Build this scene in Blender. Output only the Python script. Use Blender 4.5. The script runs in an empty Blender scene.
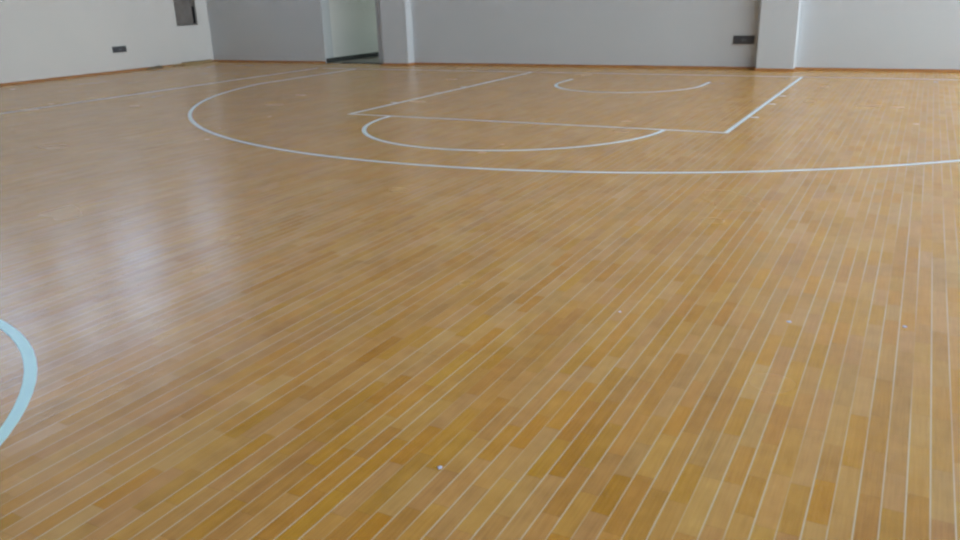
import bpy, bmesh, math, random
from mathutils import Matrix, Vector
random.seed(7)
C = bpy.context.scene.collection
PI = math.pi

# ------------------------------------------------------------------ helpers
def link(name, bm, mat, parent=None, label=None, kind=None):
    bmesh.ops.recalc_face_normals(bm, faces=bm.faces)
    me = bpy.data.meshes.new(name); bm.to_mesh(me); bm.free()
    o = bpy.data.objects.new(name, me); C.objects.link(o)
    for m in (mat if isinstance(mat, (list, tuple)) else [mat]): me.materials.append(m)
    if parent is not None: o.parent = parent
    if label: o['label'] = label
    if kind: o['kind'] = kind
    return o

def struct(name, bm, mat, label=None):
    return link(name, bm, mat, None, label, 'structure')

def empty(name, loc, label, cat, group=None, rz=0.0):
    o = bpy.data.objects.new(name, None); C.objects.link(o)
    o.location = loc; o.rotation_euler = (0, 0, rz); o.empty_display_size = .1
    o['label'] = label; o['category'] = cat
    if group: o['group'] = group
    return o

def box(bm, x0, x1, y0, y1, z0, z1, bevel=0.0, mi=0):
    vs = [bm.verts.new((x, y, z)) for x in (x0, x1) for y in (y0, y1) for z in (z0, z1)]
    f = []
    for idx in ((0,1,3,2),(4,6,7,5),(0,4,5,1),(2,3,7,6),(0,2,6,4),(1,5,7,3)):
        q = bm.faces.new([vs[i] for i in idx]); q.material_index = mi; f.append(q)
    if bevel:
        es = list({e for q in f for e in q.edges})
        bmesh.ops.bevel(bm, geom=es, offset=bevel, segments=2, affect='EDGES', profile=.5)
    return vs

def B(*a, **k):
    bm = bmesh.new(); box(bm, *a, **k); return bm

def ring(cx, cy, r0, r1, a0, a1, n, z0, z1):
    """flat arc of paint with a real, thin body"""
    bm = bmesh.new(); rows = []
    closed = abs((a1 - a0) - 2*PI) < 1e-6
    m = n if closed else n + 1
    for i in range(m):
        a = a0 + (a1 - a0)*i/n; c, s = math.cos(a), math.sin(a)
        rows.append([bm.verts.new((cx + r*c, cy + r*s, z)) for r, z in ((r0, z0), (r1, z0), (r1, z1), (r0, z1))])
    for i in range(n):
        a, b = rows[i], rows[(i+1) % m]
        for k in range(4):
            bm.faces.new((a[k], a[(k+1) % 4], b[(k+1) % 4], b[k]))
    if not closed:
        bm.faces.new(rows[0]); bm.faces.new(rows[-1])
    return bm

# ------------------------------------------------------------------ materials
def new_mat(name):
    m = bpy.data.materials.new(name); m.use_nodes = True
    nt = m.node_tree; bs = nt.nodes['Principled BSDF']
    return m, nt, bs

def N(nt, t, **kw):
    n = nt.nodes.new(t)
    for k, v in kw.items(): setattr(n, k, v)
    return n

def M(nt, op, a, b=None, c=None, clamp=False):
    n = nt.nodes.new('ShaderNodeMath'); n.operation = op; n.use_clamp = clamp
    for i, v in enumerate((a, b, c)):
        if v is None: continue
        if isinstance(v, (int, float)): n.inputs[i].default_value = v
        else: nt.links.new(v, n.inputs[i])
    return n.outputs[0]

def simple(name, col, rough=.6, metal=0.0, noise=.05, scale=30, bump=0.0, spec=.5):
    m, nt, bs = new_mat(name)
    tc = N(nt, 'ShaderNodeTexCoord'); nz = N(nt, 'ShaderNodeTexNoise')
    nz.inputs['Scale'].default_value = scale; nz.inputs['Detail'].default_value = 4
    nt.links.new(tc.outputs['Object'], nz.inputs['Vector'])
    rp = N(nt, 'ShaderNodeValToRGB')
    rp.color_ramp.elements[0].position = .3; rp.color_ramp.elements[1].position = .7
    rp.color_ramp.elements[0].color = [c*(1-noise) for c in col] + [1]
    rp.color_ramp.elements[1].color = [min(1, c*(1+noise)) for c in col] + [1]
    nt.links.new(nz.outputs['Fac'], rp.inputs['Fac']); nt.links.new(rp.outputs['Color'], bs.inputs['Base Color'])
    bs.inputs['Roughness'].default_value = rough; bs.inputs['Metallic'].default_value = metal
    bs.inputs['Specular IOR Level'].default_value = spec
    if bump:
        b = N(nt, 'ShaderNodeBump'); b.inputs['Strength'].default_value = bump; b.inputs['Distance'].default_value = .01
        nt.links.new(nz.outputs['Fac'], b.inputs['Height']); nt.links.new(b.outputs['Normal'], bs.inputs['Normal'])
    return m

PLANK_W = .0626
SEAM_X = 4.19          # one seam lies here, the rest follow every plank width

def floor_material():
    m, nt, bs = new_mat('varnished_strip_floor'); L = nt.links
    tc = N(nt, 'ShaderNodeTexCoord'); sp = N(nt, 'ShaderNodeSeparateXYZ')
    L.new(tc.outputs['Object'], sp.inputs[0]); X, Y = sp.outputs['X'], sp.outputs['Y']
    u = M(nt, 'DIVIDE', M(nt, 'SUBTRACT', X, SEAM_X - 400*PLANK_W), PLANK_W)
    row = M(nt, 'FLOOR', u); fu = M(nt, 'SUBTRACT', u, row)
    wr = N(nt, 'ShaderNodeTexWhiteNoise', noise_dimensions='1D'); L.new(row, wr.inputs['W'])
    r1 = wr.outputs['Value']
    # blocks along the strip, jittered so that their lengths differ
    wj = N(nt, 'ShaderNodeTexNoise', noise_dimensions='2D')
    cj = N(nt, 'ShaderNodeCombineXYZ'); L.new(M(nt, 'MULTIPLY', row, 7.31), cj.inputs[0]); L.new(M(nt, 'MULTIPLY', Y, .9), cj.inputs[1])
    L.new(cj.outputs[0], wj.inputs['Vector']); wj.inputs['Scale'].default_value = 1.0; wj.inputs['Detail'].default_value = 0
    v = M(nt, 'ADD', M(nt, 'ADD', M(nt, 'DIVIDE', Y, .27), M(nt, 'MULTIPLY', r1, 37.0)), M(nt, 'MULTIPLY', wj.outputs['Fac'], 1.6))
    blk = M(nt, 'FLOOR', v); fv = M(nt, 'SUBTRACT', v, blk)
    wb = N(nt, 'ShaderNodeTexWhiteNoise', noise_dimensions='2D')
    cb = N(nt, 'ShaderNodeCombineXYZ'); L.new(row, cb.inputs[0]); L.new(blk, cb.inputs[1]); L.new(cb.outputs[0], wb.inputs['Vector'])
    rb = wb.outputs['Value']; sc = N(nt, 'ShaderNodeSeparateColor'); L.new(wb.outputs['Color'], sc.inputs[0])
    # grain: fine streaks along the strip, broken up per block
    cg = N(nt, 'ShaderNodeCombineXYZ')
    L.new(M(nt, 'ADD', M(nt, 'MULTIPLY', X, 130), M(nt, 'MULTIPLY', rb, 50)), cg.inputs[0]); L.new(M(nt, 'MULTIPLY', Y, 5.0), cg.inputs[1])
    gr = N(nt, 'ShaderNodeTexNoise', noise_dimensions='2D'); gr.inputs['Scale'].default_value = 1; gr.inputs['Detail'].default_value = 3
    L.new(cg.outputs[0], gr.inputs['Vector'])
    # broad mottling of the varnish
    mo = N(nt, 'ShaderNodeTexNoise', noise_dimensions='2D'); mo.inputs['Scale'].default_value = 2.2; mo.inputs['Detail'].default_value = 3
    L.new(tc.outputs['Object'], mo.inputs['Vector'])
    mp = M(nt, 'MULTIPLY', M(nt, 'SUBTRACT', mo.outputs['Fac'], .5), .36)
    m2 = N(nt, 'ShaderNodeTexNoise', noise_dimensions='2D'); m2.inputs['Scale'].default_value = 11; m2.inputs['Detail'].default_value = 2
    L.new(tc.outputs['Object'], m2.inputs['Vector'])
    # tone 0..1
    t = M(nt, 'MULTIPLY', rb, .21)
    t = M(nt, 'ADD', t, M(nt, 'MULTIPLY', r1, .14))
    t = M(nt, 'ADD', t, M(nt, 'MULTIPLY', M(nt, 'SUBTRACT', gr.outputs['Fac'], .5), .45))
    t = M(nt, 'ADD', t, mp)
    t = M(nt, 'ADD', t, M(nt, 'MULTIPLY_ADD', m2.outputs['Fac'], .34, .20), clamp=True)
    rp = N(nt, 'ShaderNodeValToRGB'); cr = rp.color_ramp
    cols = [(0.0, (0.36, 0.163, 0.033)), (0.25, (0.48, 0.233, 0.048)), (0.55, (0.6, 0.307, 0.067)), (0.8, (0.678, 0.367, 0.084)), (1.0, (0.78, 0.462, 0.124))]
    while len(cr.elements) < len(cols): cr.elements.new(.5)
    for e, (p, c) in zip(cr.elements, cols): e.position = p; e.color = (*c, 1)
    L.new(t, rp.inputs['Fac'])
    # pinkish / greenish drift from block to block
    hs = N(nt, 'ShaderNodeHueSaturation'); L.new(rp.outputs['Color'], hs.inputs['Color'])
    L.new(M(nt, 'ADD', .4920, M(nt, 'MULTIPLY', sc.outputs[1], .010)), hs.inputs['Hue'])
    L.new(M(nt, 'ADD', .93, M(nt, 'MULTIPLY', sc.outputs[2], .13)), hs.inputs['Saturation'])
    # pale seams between the strips, of uneven strength
    du = M(nt, 'MINIMUM', fu, M(nt, 'SUBTRACT', 1.0, fu))
    srow = M(nt, 'FLOOR', M(nt, 'ADD', u, .5))
    ws = N(nt, 'ShaderNodeTexNoise', noise_dimensions='2D'); ws.inputs['Scale'].default_value = 1.0; ws.inputs['Detail'].default_value = 1
    cs = N(nt, 'ShaderNodeCombineXYZ'); L.new(M(nt, 'MULTIPLY', srow, 3.7), cs.inputs[0]); L.new(M(nt, 'MULTIPLY', Y, .8), cs.inputs[1]); L.new(cs.outputs[0], ws.inputs['Vector'])
    st = M(nt, 'MULTIPLY_ADD', ws.outputs['Fac'], 2.4, -.35, clamp=True)
    seam = M(nt, 'MULTIPLY', M(nt, 'LESS_THAN', du, M(nt, 'MULTIPLY_ADD', st, .030, .010)), st)
    mx = N(nt, 'ShaderNodeMix', data_type='RGBA'); L.new(M(nt, 'MULTIPLY', seam, .74), mx.inputs['Factor'])
    L.new(hs.outputs['Color'], mx.inputs['A']); mx.inputs['B'].default_value = (.74, .62, .45, 1)
    # dark hairline at the butt ends
    dv = M(nt, 'MINIMUM', fv, M(nt, 'SUBTRACT', 1.0, fv))
    mx2 = N(nt, 'ShaderNodeMix', data_type='RGBA'); L.new(M(nt, 'MULTIPLY', M(nt, 'LESS_THAN', dv, .004), .2), mx2.inputs['Factor'])
    L.new(mx.outputs['Result'], mx2.inputs['A']); mx2.inputs['B'].default_value = (.16, .08, .03, 1)
    L.new(mx2.outputs['Result'], bs.inputs['Base Color'])
    # varnish
    rn = N(nt, 'ShaderNodeTexNoise', noise_dimensions='2D'); rn.inputs['Scale'].default_value = 1.1; rn.inputs['Detail'].default_value = 2
    L.new(tc.outputs['Object'], rn.inputs['Vector'])
    L.new(M(nt, 'MULTIPLY_ADD', rn.outputs['Fac'], .12, ROUGH), bs.inputs['Roughness'])
    bs.inputs['Specular IOR Level'].default_value = .62
    # each strip is slightly dished, each block sits a touch differently
    dish = M(nt, 'POWER', M(nt, 'MULTIPLY', M(nt, 'ABSOLUTE', M(nt, 'SUBTRACT', fu, .5)), 2.0), 2.0)
    tilt = M(nt, 'MULTIPLY', M(nt, 'SUBTRACT', fu, .5), M(nt, 'SUBTRACT', rb, .5))
    h = M(nt, 'ADD', M(nt, 'MULTIPLY', dish, .25), M(nt, 'MULTIPLY', tilt, .9))
    bp = N(nt, 'ShaderNodeBump'); bp.inputs['Strength'].default_value = 1.0; bp.inputs['Distance'].default_value = .0011
    L.new(h, bp.inputs['Height']); L.new(bp.outputs['Normal'], bs.inputs['Normal'])
    return m
ROUGH = .185

def wall_paint(name, col):
    m, nt, bs = new_mat(name); L = nt.links
    tc = N(nt, 'ShaderNodeTexCoord'); a = N(nt, 'ShaderNodeTexNoise'); a.inputs['Scale'].default_value = .7; a.inputs['Detail'].default_value = 3
    L.new(tc.outputs['Object'], a.inputs['Vector'])
    rp = N(nt, 'ShaderNodeValToRGB')
    rp.color_ramp.elements[0].position = .3; rp.color_ramp.elements[1].position = .7
    rp.color_ramp.elements[0].color = [c*.975 for c in col] + [1]; rp.color_ramp.elements[1].color = list(col) + [1]
    L.new(a.outputs['Fac'], rp.inputs['Fac']); L.new(rp.outputs['Color'], bs.inputs['Base Color'])
    b = N(nt, 'ShaderNodeTexNoise'); b.inputs['Scale'].default_value = 60; b.inputs['Detail'].default_value = 3; L.new(tc.outputs['Object'], b.inputs['Vector'])
    bp = N(nt, 'ShaderNodeBump'); bp.inputs['Strength'].default_value = .15; bp.inputs['Distance'].default_value = .002
    L.new(b.outputs['Fac'], bp.inputs['Height']); L.new(bp.outputs['Normal'], bs.inputs['Normal'])
    bs.inputs['Roughness'].default_value = .75; bs.inputs['Specular IOR Level'].default_value = .3
    return m

def glass_material(name, tint):
    m = bpy.data.materials.new(name); m.use_nodes = True; nt = m.node_tree
    for n in list(nt.nodes): nt.nodes.remove(n)
    o = N(nt, 'ShaderNodeOutputMaterial'); mix = N(nt, 'ShaderNodeMixShader'); t = N(nt, 'ShaderNodeBsdfTransparent'); g = N(nt, 'ShaderNodeBsdfGlossy')
    t.inputs['Color'].default_value = (*tint, 1); g.inputs['Roughness'].default_value = .02
    mix.inputs[0].default_value = .06
    nt.links.new(t.outputs[0], mix.inputs[1]); nt.links.new(g.outputs[0], mix.inputs[2]); nt.links.new(mix.outputs[0], o.inputs[0])
    return m

def wood(name, c0, c1, rough=.55, scale=(6, 40, 40)):
    m, nt, bs = new_mat(name); L = nt.links
    tc = N(nt, 'ShaderNodeTexCoord'); mp = N(nt, 'ShaderNodeMapping'); mp.inputs['Scale'].default_value = scale
    L.new(tc.outputs['Object'], mp.inputs['Vector'])
    a = N(nt, 'ShaderNodeTexNoise'); a.inputs['Scale'].default_value = 1; a.inputs['Detail'].default_value = 5; L.new(mp.outputs[0], a.inputs['Vector'])
    rp = N(nt, 'ShaderNodeValToRGB'); rp.color_ramp.elements[0].position = .35; rp.color_ramp.elements[1].position = .65
    rp.color_ramp.elements[0].color = (*c0, 1); rp.color_ramp.elements[1].color = (*c1, 1)
    L.new(a.outputs['Fac'], rp.inputs['Fac']); L.new(rp.outputs['Color'], bs.inputs['Base Color']); bs.inputs['Roughness'].default_value = rough
    return m

m_floor = floor_material()
m_wall = wall_paint('off_white_wall_lit', (.78, .785, .775))  # lightened so the colour carries the stronger light on the left wall
m_wallf = wall_paint('end_wall_paint_shaded', (.61, .642, .672))  # end wall and piers: shade put into a darker, bluer wall colour
m_ceil = wall_paint('ceiling_paint', (.35, .36, .36))  # unseen ceiling darkened to cut bounced light
m_wallb = wall_paint('bounce_cutting_back_wall', (.35, .36, .37))  # unseen back wall, darkened to cut bounced light
m_paint = simple('court_marking_paint', (.72, .80, .84), .32, noise=.03, scale=5)
m_paintb = simple('light_blue_circle_paint', (.62, .93, 1.0), .32, noise=.02, scale=5)
m_skirt = wood('orange_wood_skirting', (.40, .18, .07), (.52, .26, .10), .4, (3, 3, 60))
m_black = simple('black_stone_skirting', (.03, .032, .035), .35)
m_corr = simple('corridor_tile', (.34, .31, .25), .3, noise=.08, scale=4)
m_sign = simple('dark_sign_housing', (.075, .08, .09), .35)
m_signf = simple('dark_sign_face', (.075, .082, .10), .3)
m_mark = simple('faded_sign_mark', (.14, .155, .175), .4)
m_frame = simple('white_window_frame', (.75, .76, .76), .4)
m_glass = glass_material('window_glass', (.93, .96, .97))
m_glass2 = glass_material('glare_dimming_glass', (.52, .60, .69))  # tint added to weaken floor glare from the unseen left windows
m_glass3 = glass_material('added_window_glass', (.62, .66, .62))  # pane of the added corridor window, greyed to set corridor brightness
m_niche = simple('grey_niche_lining', (.40, .40, .39), .6)
m_cab = simple('grey_brown_cabinet_panel', (.20, .185, .175), .55, noise=.12, scale=6)
m_dark = simple('dark_gap', (.02, .025, .035), .6)
m_strip = wood('loose_wood_strip', (.42, .29, .13), (.60, .44, .22), .6, (60, 4, 60))
m_strip2 = wood('loose_wood_strip_dark', (.30, .19, .09), (.42, .28, .13), .6, (60, 4, 60))
m_cloth = simple('grey_brown_cloth', (.22, .17, .11), .9, noise=.35, scale=25, bump=.4)
m_saw = simple('sawdust', (.50, .37, .17), .95, noise=.3, scale=60, bump=.6)
m_scrap = simple('pale_paper', (.62, .66, .85), .6)
m_ground = simple('outdoor_paving', (.42, .42, .40), .9)

# ------------------------------------------------------------------ the room
XL, XR, YF, YB, ZC = -11.98, 8.90, 1.17, -29.4, 10.9
T = .30

def wall_cells(axis, inner, outer, a0, a1, z0, z1, holes):
    """box wall along an axis with rectangular holes (a0,a1,z0,z1)"""
    bm = bmesh.new()
    As = sorted({a0, a1, *[h[0] for h in holes], *[h[1] for h in holes]})
    for i in range(len(As)-1):
        s, e = As[i], As[i+1]; mid = (s+e)/2
        hs = sorted([(h[2], h[3]) for h in holes if h[0] <= mid <= h[1]])
        z = z0; segs = []
        for lo, hi in hs:
            if lo > z: segs.append((z, lo))
            z = hi
        if z < z1: segs.append((z, z1))
        for lo, hi in segs:
            if axis == 'y': box(bm, min(inner, outer), max(inner, outer), s, e, lo, hi)
            else: box(bm, s, e, min(inner, outer), max(inner, outer), lo, hi)
    bmesh.ops.remove_doubles(bm, verts=bm.verts, dist=1e-5)
    # drop the doubled inner faces between neighbouring cells
    seen = {}
    for f in list(bm.faces):
        k = frozenset(f.verts)
        seen.setdefault(k, []).append(f)
    kill = [f for fs in seen.values() if len(fs) > 1 for f in fs]
    if kill: bmesh.ops.delete(bm, geom=kill, context='FACES')
    return bm

floor = struct('floor', B(XL-T, XR+T, YB-T, YF+.01, -.12, 0), m_floor)
floor['label'] = 'varnished narrow-strip wooden gym floor'
# ceiling with downstand beams
bm = bmesh.new(); box(bm, XL-T, XR+T, YB-T, YF+T, ZC, ZC+.25)
struct('ceiling', bm, m_ceil)
for y in (-1.2, -6.2, -11.2, -16.2, -21.2, -26.2):
    struct('trim_%d' % (1 + int((-1.2-y)/5+.5)), B(XL, XR, y-.15, y+.15, ZC-.7, ZC), m_ceil)

left_win = [(-6.35, -4.60), (-4.15, -3.12), (-2.76, -1.20), (-.22, .72)]
LZ0, LZ1 = 4.1, 7.0
right_win = [(-14.2, -10.8, 3.7, 10.2), (-10.2, -6.6, 3.5, 10.2), (-6.0, -2.4, 3.5, 10.2), (-2.0, .6, 0.4, 10.2)]
NI = (.125, .80, .918, 1.72)
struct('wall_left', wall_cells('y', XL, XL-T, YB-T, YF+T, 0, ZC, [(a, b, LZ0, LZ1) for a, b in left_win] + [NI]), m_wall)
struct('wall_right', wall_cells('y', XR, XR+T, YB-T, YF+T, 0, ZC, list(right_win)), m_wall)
struct('wall_back', wall_cells('x', YB, YB-T, XL, XR, 0, ZC, []), m_wallb)
DX0, DX1, DZ = -8.34, -6.81, 2.5
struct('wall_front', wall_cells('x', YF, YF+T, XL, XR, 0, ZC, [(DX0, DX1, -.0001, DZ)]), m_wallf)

# piers standing proud of the end wall
COL = [(-6.51, -5.85), (1.525, 2.155)]
PD = .25
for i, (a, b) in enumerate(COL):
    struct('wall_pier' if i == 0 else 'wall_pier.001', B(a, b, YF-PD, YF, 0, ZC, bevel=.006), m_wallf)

# skirting
SH, SD = .045, .014
def skirt(name, segs, mat=m_skirt, h=SH):
    bm = bmesh.new()
    for s in segs: box(bm, *s, 0, h, bevel=.003)
    return struct(name, bm, mat)
skirt('baseboard_left', [(XL, XL+SD, YB, YF)])
fs = [(XL+SD, DX0-.02, YF-SD, YF)]
a, b = COL[0]; c, d = COL[1]
fs += [(a-SD, b+SD, YF-PD-SD, YF-PD), (b, b+SD, YF-PD, YF-SD), (b, c, YF-SD, YF), (c-SD, c, YF-PD, YF-SD), (c-SD, d+SD, YF-PD-SD, YF-PD),
       (d, d+SD, YF-PD, YF-SD), (d, XR, YF-SD, YF)]
skirt('baseboard_front', fs)
skirt('baseboard_right', [(XR-SD, XR, YB, YF-SD)])
skirt('baseboard_back', [(XL, XR, YB, YB+SD)])

# corridor beyond the doorway
CY1 = 8.2
struct('floor_corridor', B(DX0-.1, DX1+2.2, YF+.01, CY1, -.12, -.002), m_corr)
struct('wall_corridor_left', B(DX0-.12, DX0, YF+T, CY1, -.0, 2.9), m_wall)
struct('wall_corridor_back', B(DX0-.12, DX1+2.2, CY1, CY1+.12, 0, 2.9), m_wall)
CW = (3.2, 6.8, .9, 2.4)  # opening for the added corridor window
struct('wall_corridor_right', wall_cells('y', DX1+2.1, DX1+2.2, YF+T, CY1, 0, 2.9, [CW]), m_wall)
struct('ceiling_corridor', B(DX0-.12, DX1+2.2, YF+T, CY1, 2.9, 3.0), m_ceil)
bm = bmesh.new(); box(bm, DX0, DX0+.016, YF+.02, CY1, 0, .105, bevel=.003)
struct('baseboard_corridor', bm, m_black)
bm = bmesh.new(); box(bm, DX0+.45, DX1, YF+.02, YF+.14, -.002, .018, bevel=.003); box(bm, DX1, COL[0][0]-SD, YF-.012, YF, 0, .02)
struct('trim_threshold', bm, m_black)

# windows
def window(n, x, y0, y1, z0, z1, cols, rows, side):
    xm = x + side*T*.6
    r = bmesh.new()
    fw = .05
    for (a, b, lo, hi) in ((y0, y0+fw, z0, z1), (y1-fw, y1, z0, z1), (y0+fw, y1-fw, z0, z0+fw), (y0+fw, y1-fw, z1-fw, z1)):
        box(r, xm-.03, xm+.03, a, b, lo, hi)
    for k in range(1, cols):
        a = y0 + (y1-y0)*k/cols; box(r, xm-.025, xm+.025, a-.02, a+.02, z0+fw, z1-fw)
    for k in range(1, rows):
        a = z0 + (z1-z0)*k/rows; box(r, xm-.022, xm+.022, y0+fw, y1-fw, a-.02, a+.02)
    w = struct('window_%d' % n, r, m_frame)
    link('pane', B(xm-.003, xm+.003, y0+fw, y1-fw, z0+fw, z1-fw), m_glass if x == XR else (m_glass2 if side < 0 else m_glass3), w)
n = 1
for a, b in left_win: window(n, XL, a, b, LZ0, LZ1, 1, 2, -1); n += 1
for a, b, lo, hi in right_win: window(n, XR, a, b, lo, hi, 3, 3, 1); n += 1
window(n, DX1+2.1-.1, CW[0], CW[1], CW[2], CW[3], 2, 1, 1)  # unseen window added to light the corridor's left wall

# daylight portals: tell the sampler where the sky is seen through a window
def portal(x, y0, y1, z0, z1, side):
    ld = bpy.data.lights.new('daylight_portal', 'AREA'); ld.shape = 'RECTANGLE'
    ld.size = z1-z0; ld.size_y = y1-y0; ld.cycles.is_portal = True
    o = bpy.data.objects.new('daylight_portal', ld); C.objects.link(o)
    o.location = (x + side*T*.95, (y0+y1)/2, (z0+z1)/2)
    o.rotation_euler = (0, side*PI/2, 0)
for a, b in left_win: portal(XL, a, b, LZ0, LZ1, -1)
for a, b, lo, hi in right_win: portal(XR, a, b, lo, hi, 1)
portal(DX1+2.1-.15, CW[0], CW[1], CW[2], CW[3], 1)

# ------------------------------------------------------------------ court markings (parts of the floor)
Z0, Z1 = -.002, .0012
def mark(name, bm, label=None, mat=None):
    return link(name, bm, mat or m_paint, floor, label)
W = .05
BK = -1.575
mark('baseline', B(-7.5, 7.5, -.03, 0, Z0, Z1), 'pale blue-white painted line along the end wall')
for s in (-1, 1):
    a, b = sorted((s*7.5, s*(7.5+.06))) if s < 0 else (7.5, 7.56)
    mark('sideline', B(-7.67, -7.62, -28, 0, Z0, Z1) if s < 0 else B(7.62, 7.67, -28, 0, Z0, Z1), 'faint painted line running the length of the court, ' + ('left' if s < 0 else 'right') + ' side')
mark('centre_line', B(-7.62, 7.62, -14-W/2, -14+W/2, Z0, Z1))
mark('centre_circle', ring(0, -14, 1.75, 1.80, 0, 2*PI, 96, Z0, Z1*1.2), 'bright light blue painted circle arc at the left edge of the picture', m_paintb)
# key
mark('free_throw_line', B(-2.45, 2.45, -5.795, -5.755, Z0, Z1), 'painted line across the front of the key')
for s in (-1, 1):
    x0, x1 = sorted((s*2.40, s*2.45))
    ln = mark('lane_line', B(x0, x1, -5.75, -W, Z0, Z1), 'painted side line of the key, ' + ('left' if s < 0 else 'right'))
    for y0, y1 in ((-2.60, -2.56), (-3.45, -3.41), (-4.64, -4.60)):
        u0, u1 = sorted((s*2.45, s*2.55))
        link('lane_tick', B(u0, u1, y0, y1, Z0, Z1), m_paint, ln)
mark('free_throw_arc', ring(0, -5.775, 1.75, 1.80, PI, 2*PI, 64, Z0, Z1*1.2), 'painted half circle in front of the free throw line')
# three-point line: arc and the two straight ends, one mesh
a0 = math.asin(math.sqrt(6.725**2 - 6.575**2)/6.725)
bm = ring(0, BK, 6.70, 6.75, PI + a0, 2*PI - a0, 180, Z0, Z1*1.2)
ye = BK - math.sqrt(6.725**2 - 6.575**2)
box(bm, -6.60, -6.55, ye, -W, Z0, Z1); box(bm, 6.55, 6.60, ye, -W, Z0, Z1)
mark('three_point_line', bm, 'long painted arc around the key')
bm = ring(0, BK, 1.15, 1.20, PI, 2*PI, 48, Z0, Z1)
for s in (-1, 1):
    x0, x1 = sorted((s*1.15, s*1.20)); box(bm, x0, x1, BK, BK+.50, Z0, Z1)
mark('no_charge_arc', bm, 'small faint painted half circle near the end wall')

# ------------------------------------------------------------------ evacuation signs
def sign(loc, rz, w, h, label):
    t = empty('evacuation_sign', loc, label, 'sign', None, rz)
    # local: +y = out of the wall, x along, z up (origin at lower middle on the wall)
    link('housing', B(-w/2, w/2, 0, .022, 0, h, bevel=.004), m_sign, t)
    f = link('face', B(-w/2+.012, w/2-.012, .0222, .0245, .012, h-.012), m_signf, t)
    bm = bmesh.new()
    # worn arrow mark
    y0, y1 = .0246, .0256
    pts = [(-.055, .30), (-.055, .46), (.0, .46), (.0, .60), (.055, .38), (.0, .16), (.0, .30)]
    vs = [bm.verts.new((x*w/.4, y1, z*h*1.25)) for x, z in pts]; vb = [bm.verts.new((x*w/.4, y0, z*h*1.25)) for x, z in pts]
    bm.faces.new(vs); bm.faces.new(vb[::-1])
    for i in range(len(pts)): bm.faces.new((vs[i], vb[i], vb[(i+1) % len(pts)], vs[(i+1) % len(pts)]))
    link('mark', bm, m_mark, t, 'faint paler mark in the middle of the dark face')
    return t
sign((1.235, YF, .445), PI, .37, .145, 'dark rectangular sign low on the end wall, just left of the right-hand pier')
sign((XL, -1.625, .435), -PI/2, .36, .13, 'dark rectangular sign low on the white left wall, below and left of the grey cabinet')

# ------------------------------------------------------------------ recessed cabinet in left wall
t = empty('wall_cabinet', (XL, NI[0], NI[2]), 'grey-brown cabinet recessed into the white left wall near the corner', 'cabinet')
w, h, D = NI[1]-NI[0], NI[3]-NI[2], .15
bm = bmesh.new()   # lining, local x into the wall is negative
e = .012
box(bm, -D, -.001, 0.001, e, 0.001, h-.001); box(bm, -D, -.001, w-e, w-.001, 0.001, h-.001)
box(bm, -D, -.001, e, w-e, 0.001, e); box(bm, -D, -.001, e, w-e, h-e, h-.001); box(bm, -D-.01, -D, 0.001, w-.001, 0.001, h-.001)
link('lining', bm, m_niche, t)
link('door', B(-.075, -.055, e+.01, w-e-.075, e+.012, h-e-.005, bevel=.003), m_cab, t, 'grey-brown panel')
link('gap', B(-.10, -.045, w-e-.03, w-e-.002, .05, .45, bevel=.003), m_dark, t, 'dark upright slot at the right side')

# ------------------------------------------------------------------ loose things along the left wall
def strip(x, y, z, L, wd, th, rz, mat, label, tilt=0.0):
    bm = bmesh.new(); nseg = 8
    rows = []
    for i in range(nseg+1):
        yy = -L/2 + L*i/nseg; bow = .006*math.sin(i*1.1)
        rows.append([bm.verts.new((sx*wd/2 + bow, yy, zz)) for sx, zz in ((-1, 0), (1, 0), (1, th), (-1, th))])
    for i in range(nseg):
        for k in range(4): bm.faces.new((rows[i][k], rows[i][(k+1) % 4], rows[i+1][(k+1) % 4], rows[i+1][k]))
    bm.faces.new(rows[0]); bm.faces.new(rows[-1])
    # tongue along one long edge
    box(bm, wd/2, wd/2+.006, -L/2+.004, L/2-.004, th*.35, th*.65)
    o = link('wood_strip', bm, mat); o.location = (x, y, z); o.rotation_euler = (tilt, 0, rz)
    o['label'] = label; o['category'] = 'wood strip'; o['group'] = 'loose wood strips along the left wall'
    return o
WSTR = [  # x, y, z, length, width, thickness, turn, material, label
    (XL+.055, .25, .001, 1.55, .060, .022, 0.0, m_strip, 'pale wood strip lying flat, lowest and tight against the foot of the left wall'),
    (XL+.135, .36, .001, 1.20, .060, .022, .004, m_strip2, 'darker wood strip lying flat on the floor, second out from the left wall'),
    (XL+.215, .48, .001, .95, .060, .022, -.005, m_strip, 'short pale wood strip lying flat on the floor, third out from the left wall'),
    (XL+.31, .76, .001, .42, .060, .022, -.07, m_strip, 'very short pale wood strip on the floor, outermost, by the room corner'),
    (XL+.065, .36, .0245, 1.15, .060, .022, .004, m_strip, 'pale wood strip lying in the second layer of the pile, nearest the wall'),
    (XL+.145, .50, .0245, .85, .060, .022, -.006, m_strip, 'pale wood strip lying in the second layer of the pile, away from the wall'),
    (XL+.07, .52, .048, .90, .060, .022, -.004, m_strip2, 'darker wood strip topmost on the pile against the left wall'),
]
for w_ in WSTR: strip(*w_)
# crumpled rag
bm = bmesh.new()
bmesh.ops.create_icosphere(bm, subdivisions=4, radius=1)
from mathutils import noise as mn
for v in bm.verts:
    d = v.co.normalized(); k = 1 + .35*mn.noise(d*2.1) + .14*mn.noise(d*6.0)
    v.co = Vector((d.x*.07*k, d.y*.20*k, max(0, d.z*.035*k + .012)))
    if v.co.y > .04: v.co.z *= 1.5
for f in bm.faces: f.smooth = True
o = link('rag', bm, m_cloth); o.location = (XL+.12, -.80, 0)
o['label'] = 'crumpled dark grey-brown rag on the floor against the left wall, beside the wood strips'; o['category'] = 'rag'
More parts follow.
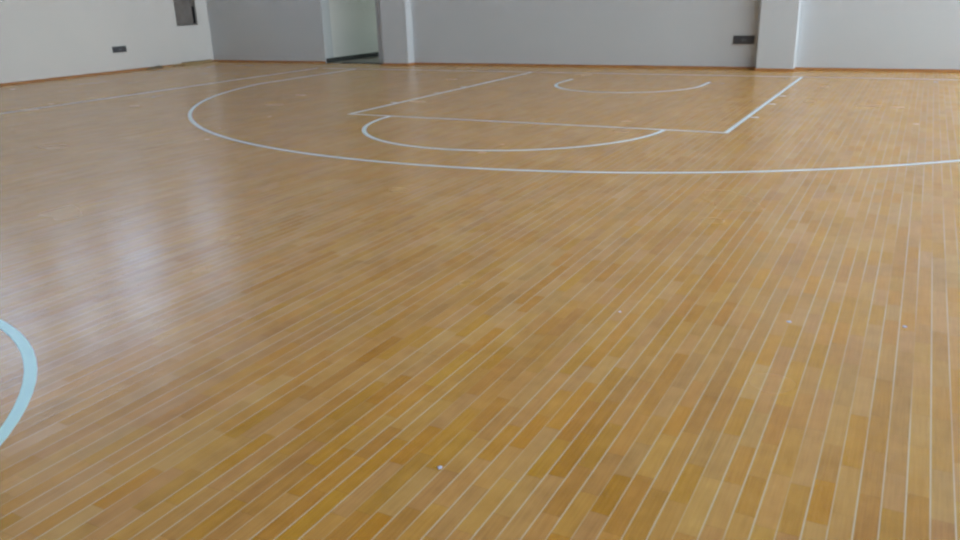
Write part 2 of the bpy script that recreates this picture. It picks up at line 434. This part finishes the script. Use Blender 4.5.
# sawdust
bm = bmesh.new()
nx, ny = 14, 46
G = [[None]*(ny+1) for _ in range(nx+1)]
for i in range(nx+1):
    for j in range(ny+1):
        u, v = i/nx, j/ny
        edge = min(1, 4*min(v, 1-v))*min(1, 3*(1-u))
        wob = .6 + .8*mn.noise(Vector((u*3, v*9, 3.3)))
        G[i][j] = bm.verts.new((.20*u*(.7+.6*mn.noise(Vector((1.2, v*6, .5)))+.3), 1.15*v*.62, -.004 + max(0, .026*edge*wob*(1-u) + .006*edge)))
for i in range(nx):
    for j in range(ny): bm.faces.new((G[i][j], G[i+1][j], G[i+1][j+1], G[i][j+1])).smooth = True
o = link('sawdust', bm, m_saw); o.location = (XL+.36, -.25, .0)
o['label'] = 'low drift of tan sawdust among the wood strips along the left wall'; o['category'] = 'sawdust'; o['kind'] = 'stuff'

# ------------------------------------------------------------------ scraps on the floor
def scrap(x, y, r, label, seed):
    rnd = random.Random(seed); bm = bmesh.new(); n = 9
    top = [bm.verts.new((r*(.7+.5*rnd.random())*math.cos(2*PI*i/n), r*(.7+.5*rnd.random())*math.sin(2*PI*i/n), .0016+.003*rnd.random())) for i in range(n)]
    bot = [bm.verts.new((v.co.x, v.co.y, .0003)) for v in top]
    c = bm.verts.new((0, 0, .006)); cb = bm.verts.new((0, 0, .0003))
    for i in range(n):
        j = (i+1) % n; bm.faces.new((top[i], top[j], c)); bm.faces.new((bot[j], bot[i], cb)); bm.faces.new((top[i], bot[i], bot[j], top[j]))
    o = link('paper_scrap', bm, m_scrap); o.location = (x, y, 0)
    o['label'] = label; o['category'] = 'scrap'; o['group'] = 'tiny pale scraps on the floor'
scrap(2.927, -12.411, .009, 'tiny bluish scrap on a floor seam, nearest to the camera', 1)
scrap(3.750, -10.719, .010, 'tiny pale scrap on the floor, left of the two at the right of the picture', 2)
scrap(4.212, -10.574, .010, 'tiny pale scrap on the floor, farthest right', 3)
scrap(3.022, -10.911, .007, 'tiny pale scrap in the middle of the floor, on a darker strip', 4)

# ------------------------------------------------------------------ outdoors
struct('ground', B(-70, 70, -90, 60, -.6, -.45), m_ground)
w = bpy.data.worlds.new('sky'); bpy.context.scene.world = w; w.use_nodes = True
nt = w.node_tree; bg = nt.nodes['Background']
tc = N(nt, 'ShaderNodeTexCoord'); sp = N(nt, 'ShaderNodeSeparateXYZ'); nt.links.new(tc.outputs['Generated'], sp.inputs[0])
rp = N(nt, 'ShaderNodeValToRGB'); nt.links.new(M(nt, 'MULTIPLY_ADD', sp.outputs['Z'], .5, .5), rp.inputs['Fac'])
cr = rp.color_ramp; cr.elements[0].position = .49; cr.elements[0].color = (.30, .30, .30, 1)
cr.elements[1].position = .50; cr.elements[1].color = (.95, .97, 1.0, 1)
e2 = cr.elements.new(1.0); e2.color = (.75, .88, 1.0, 1)
nt.links.new(rp.outputs['Color'], bg.inputs['Color']); bg.inputs['Strength'].default_value = 4.0

# ------------------------------------------------------------------ camera
P = (798.219, 4.1283, -14.2911, 1.4397)   # focal length in pixels of 960, position
r, u, f = ((0.881275, 0.471656, -0.029911), (-0.129214, 0.301343, 0.944720), (-0.454596, 0.828693, -0.326511))
f = Vector(f); r = Vector(r); u = Vector(u)
cam = bpy.data.cameras.new('camera'); co = bpy.data.objects.new('camera', cam); C.objects.link(co)
mt = Matrix((( r.x, u.x, -f.x, P[1]), (r.y, u.y, -f.y, P[2]), (r.z, u.z, -f.z, P[3]), (0, 0, 0, 1)))
co.matrix_world = mt
cam.sensor_width = 36; cam.sensor_fit = 'HORIZONTAL'; cam.lens = P[0]/960*36; cam.clip_end = 300; cam.clip_start = .05
S = bpy.context.scene; S.camera = co
S.view_settings.view_transform = 'Standard'; S.view_settings.look = 'None'; S.view_settings.gamma = 1; S.view_settings.use_curve_mapping = False
S.view_settings.exposure = 1.16
S.cycles.use_denoising = True
S.cycles.denoising_input_passes = 'RGB_ALBEDO'
S.cycles.pixel_filter_type = 'BLACKMAN_HARRIS'; S.cycles.filter_width = 2.4
S.cycles.use_adaptive_sampling = False
S.cycles.sample_clamp_indirect = 4
S.cycles.max_bounces = 10; S.cycles.diffuse_bounces = 7
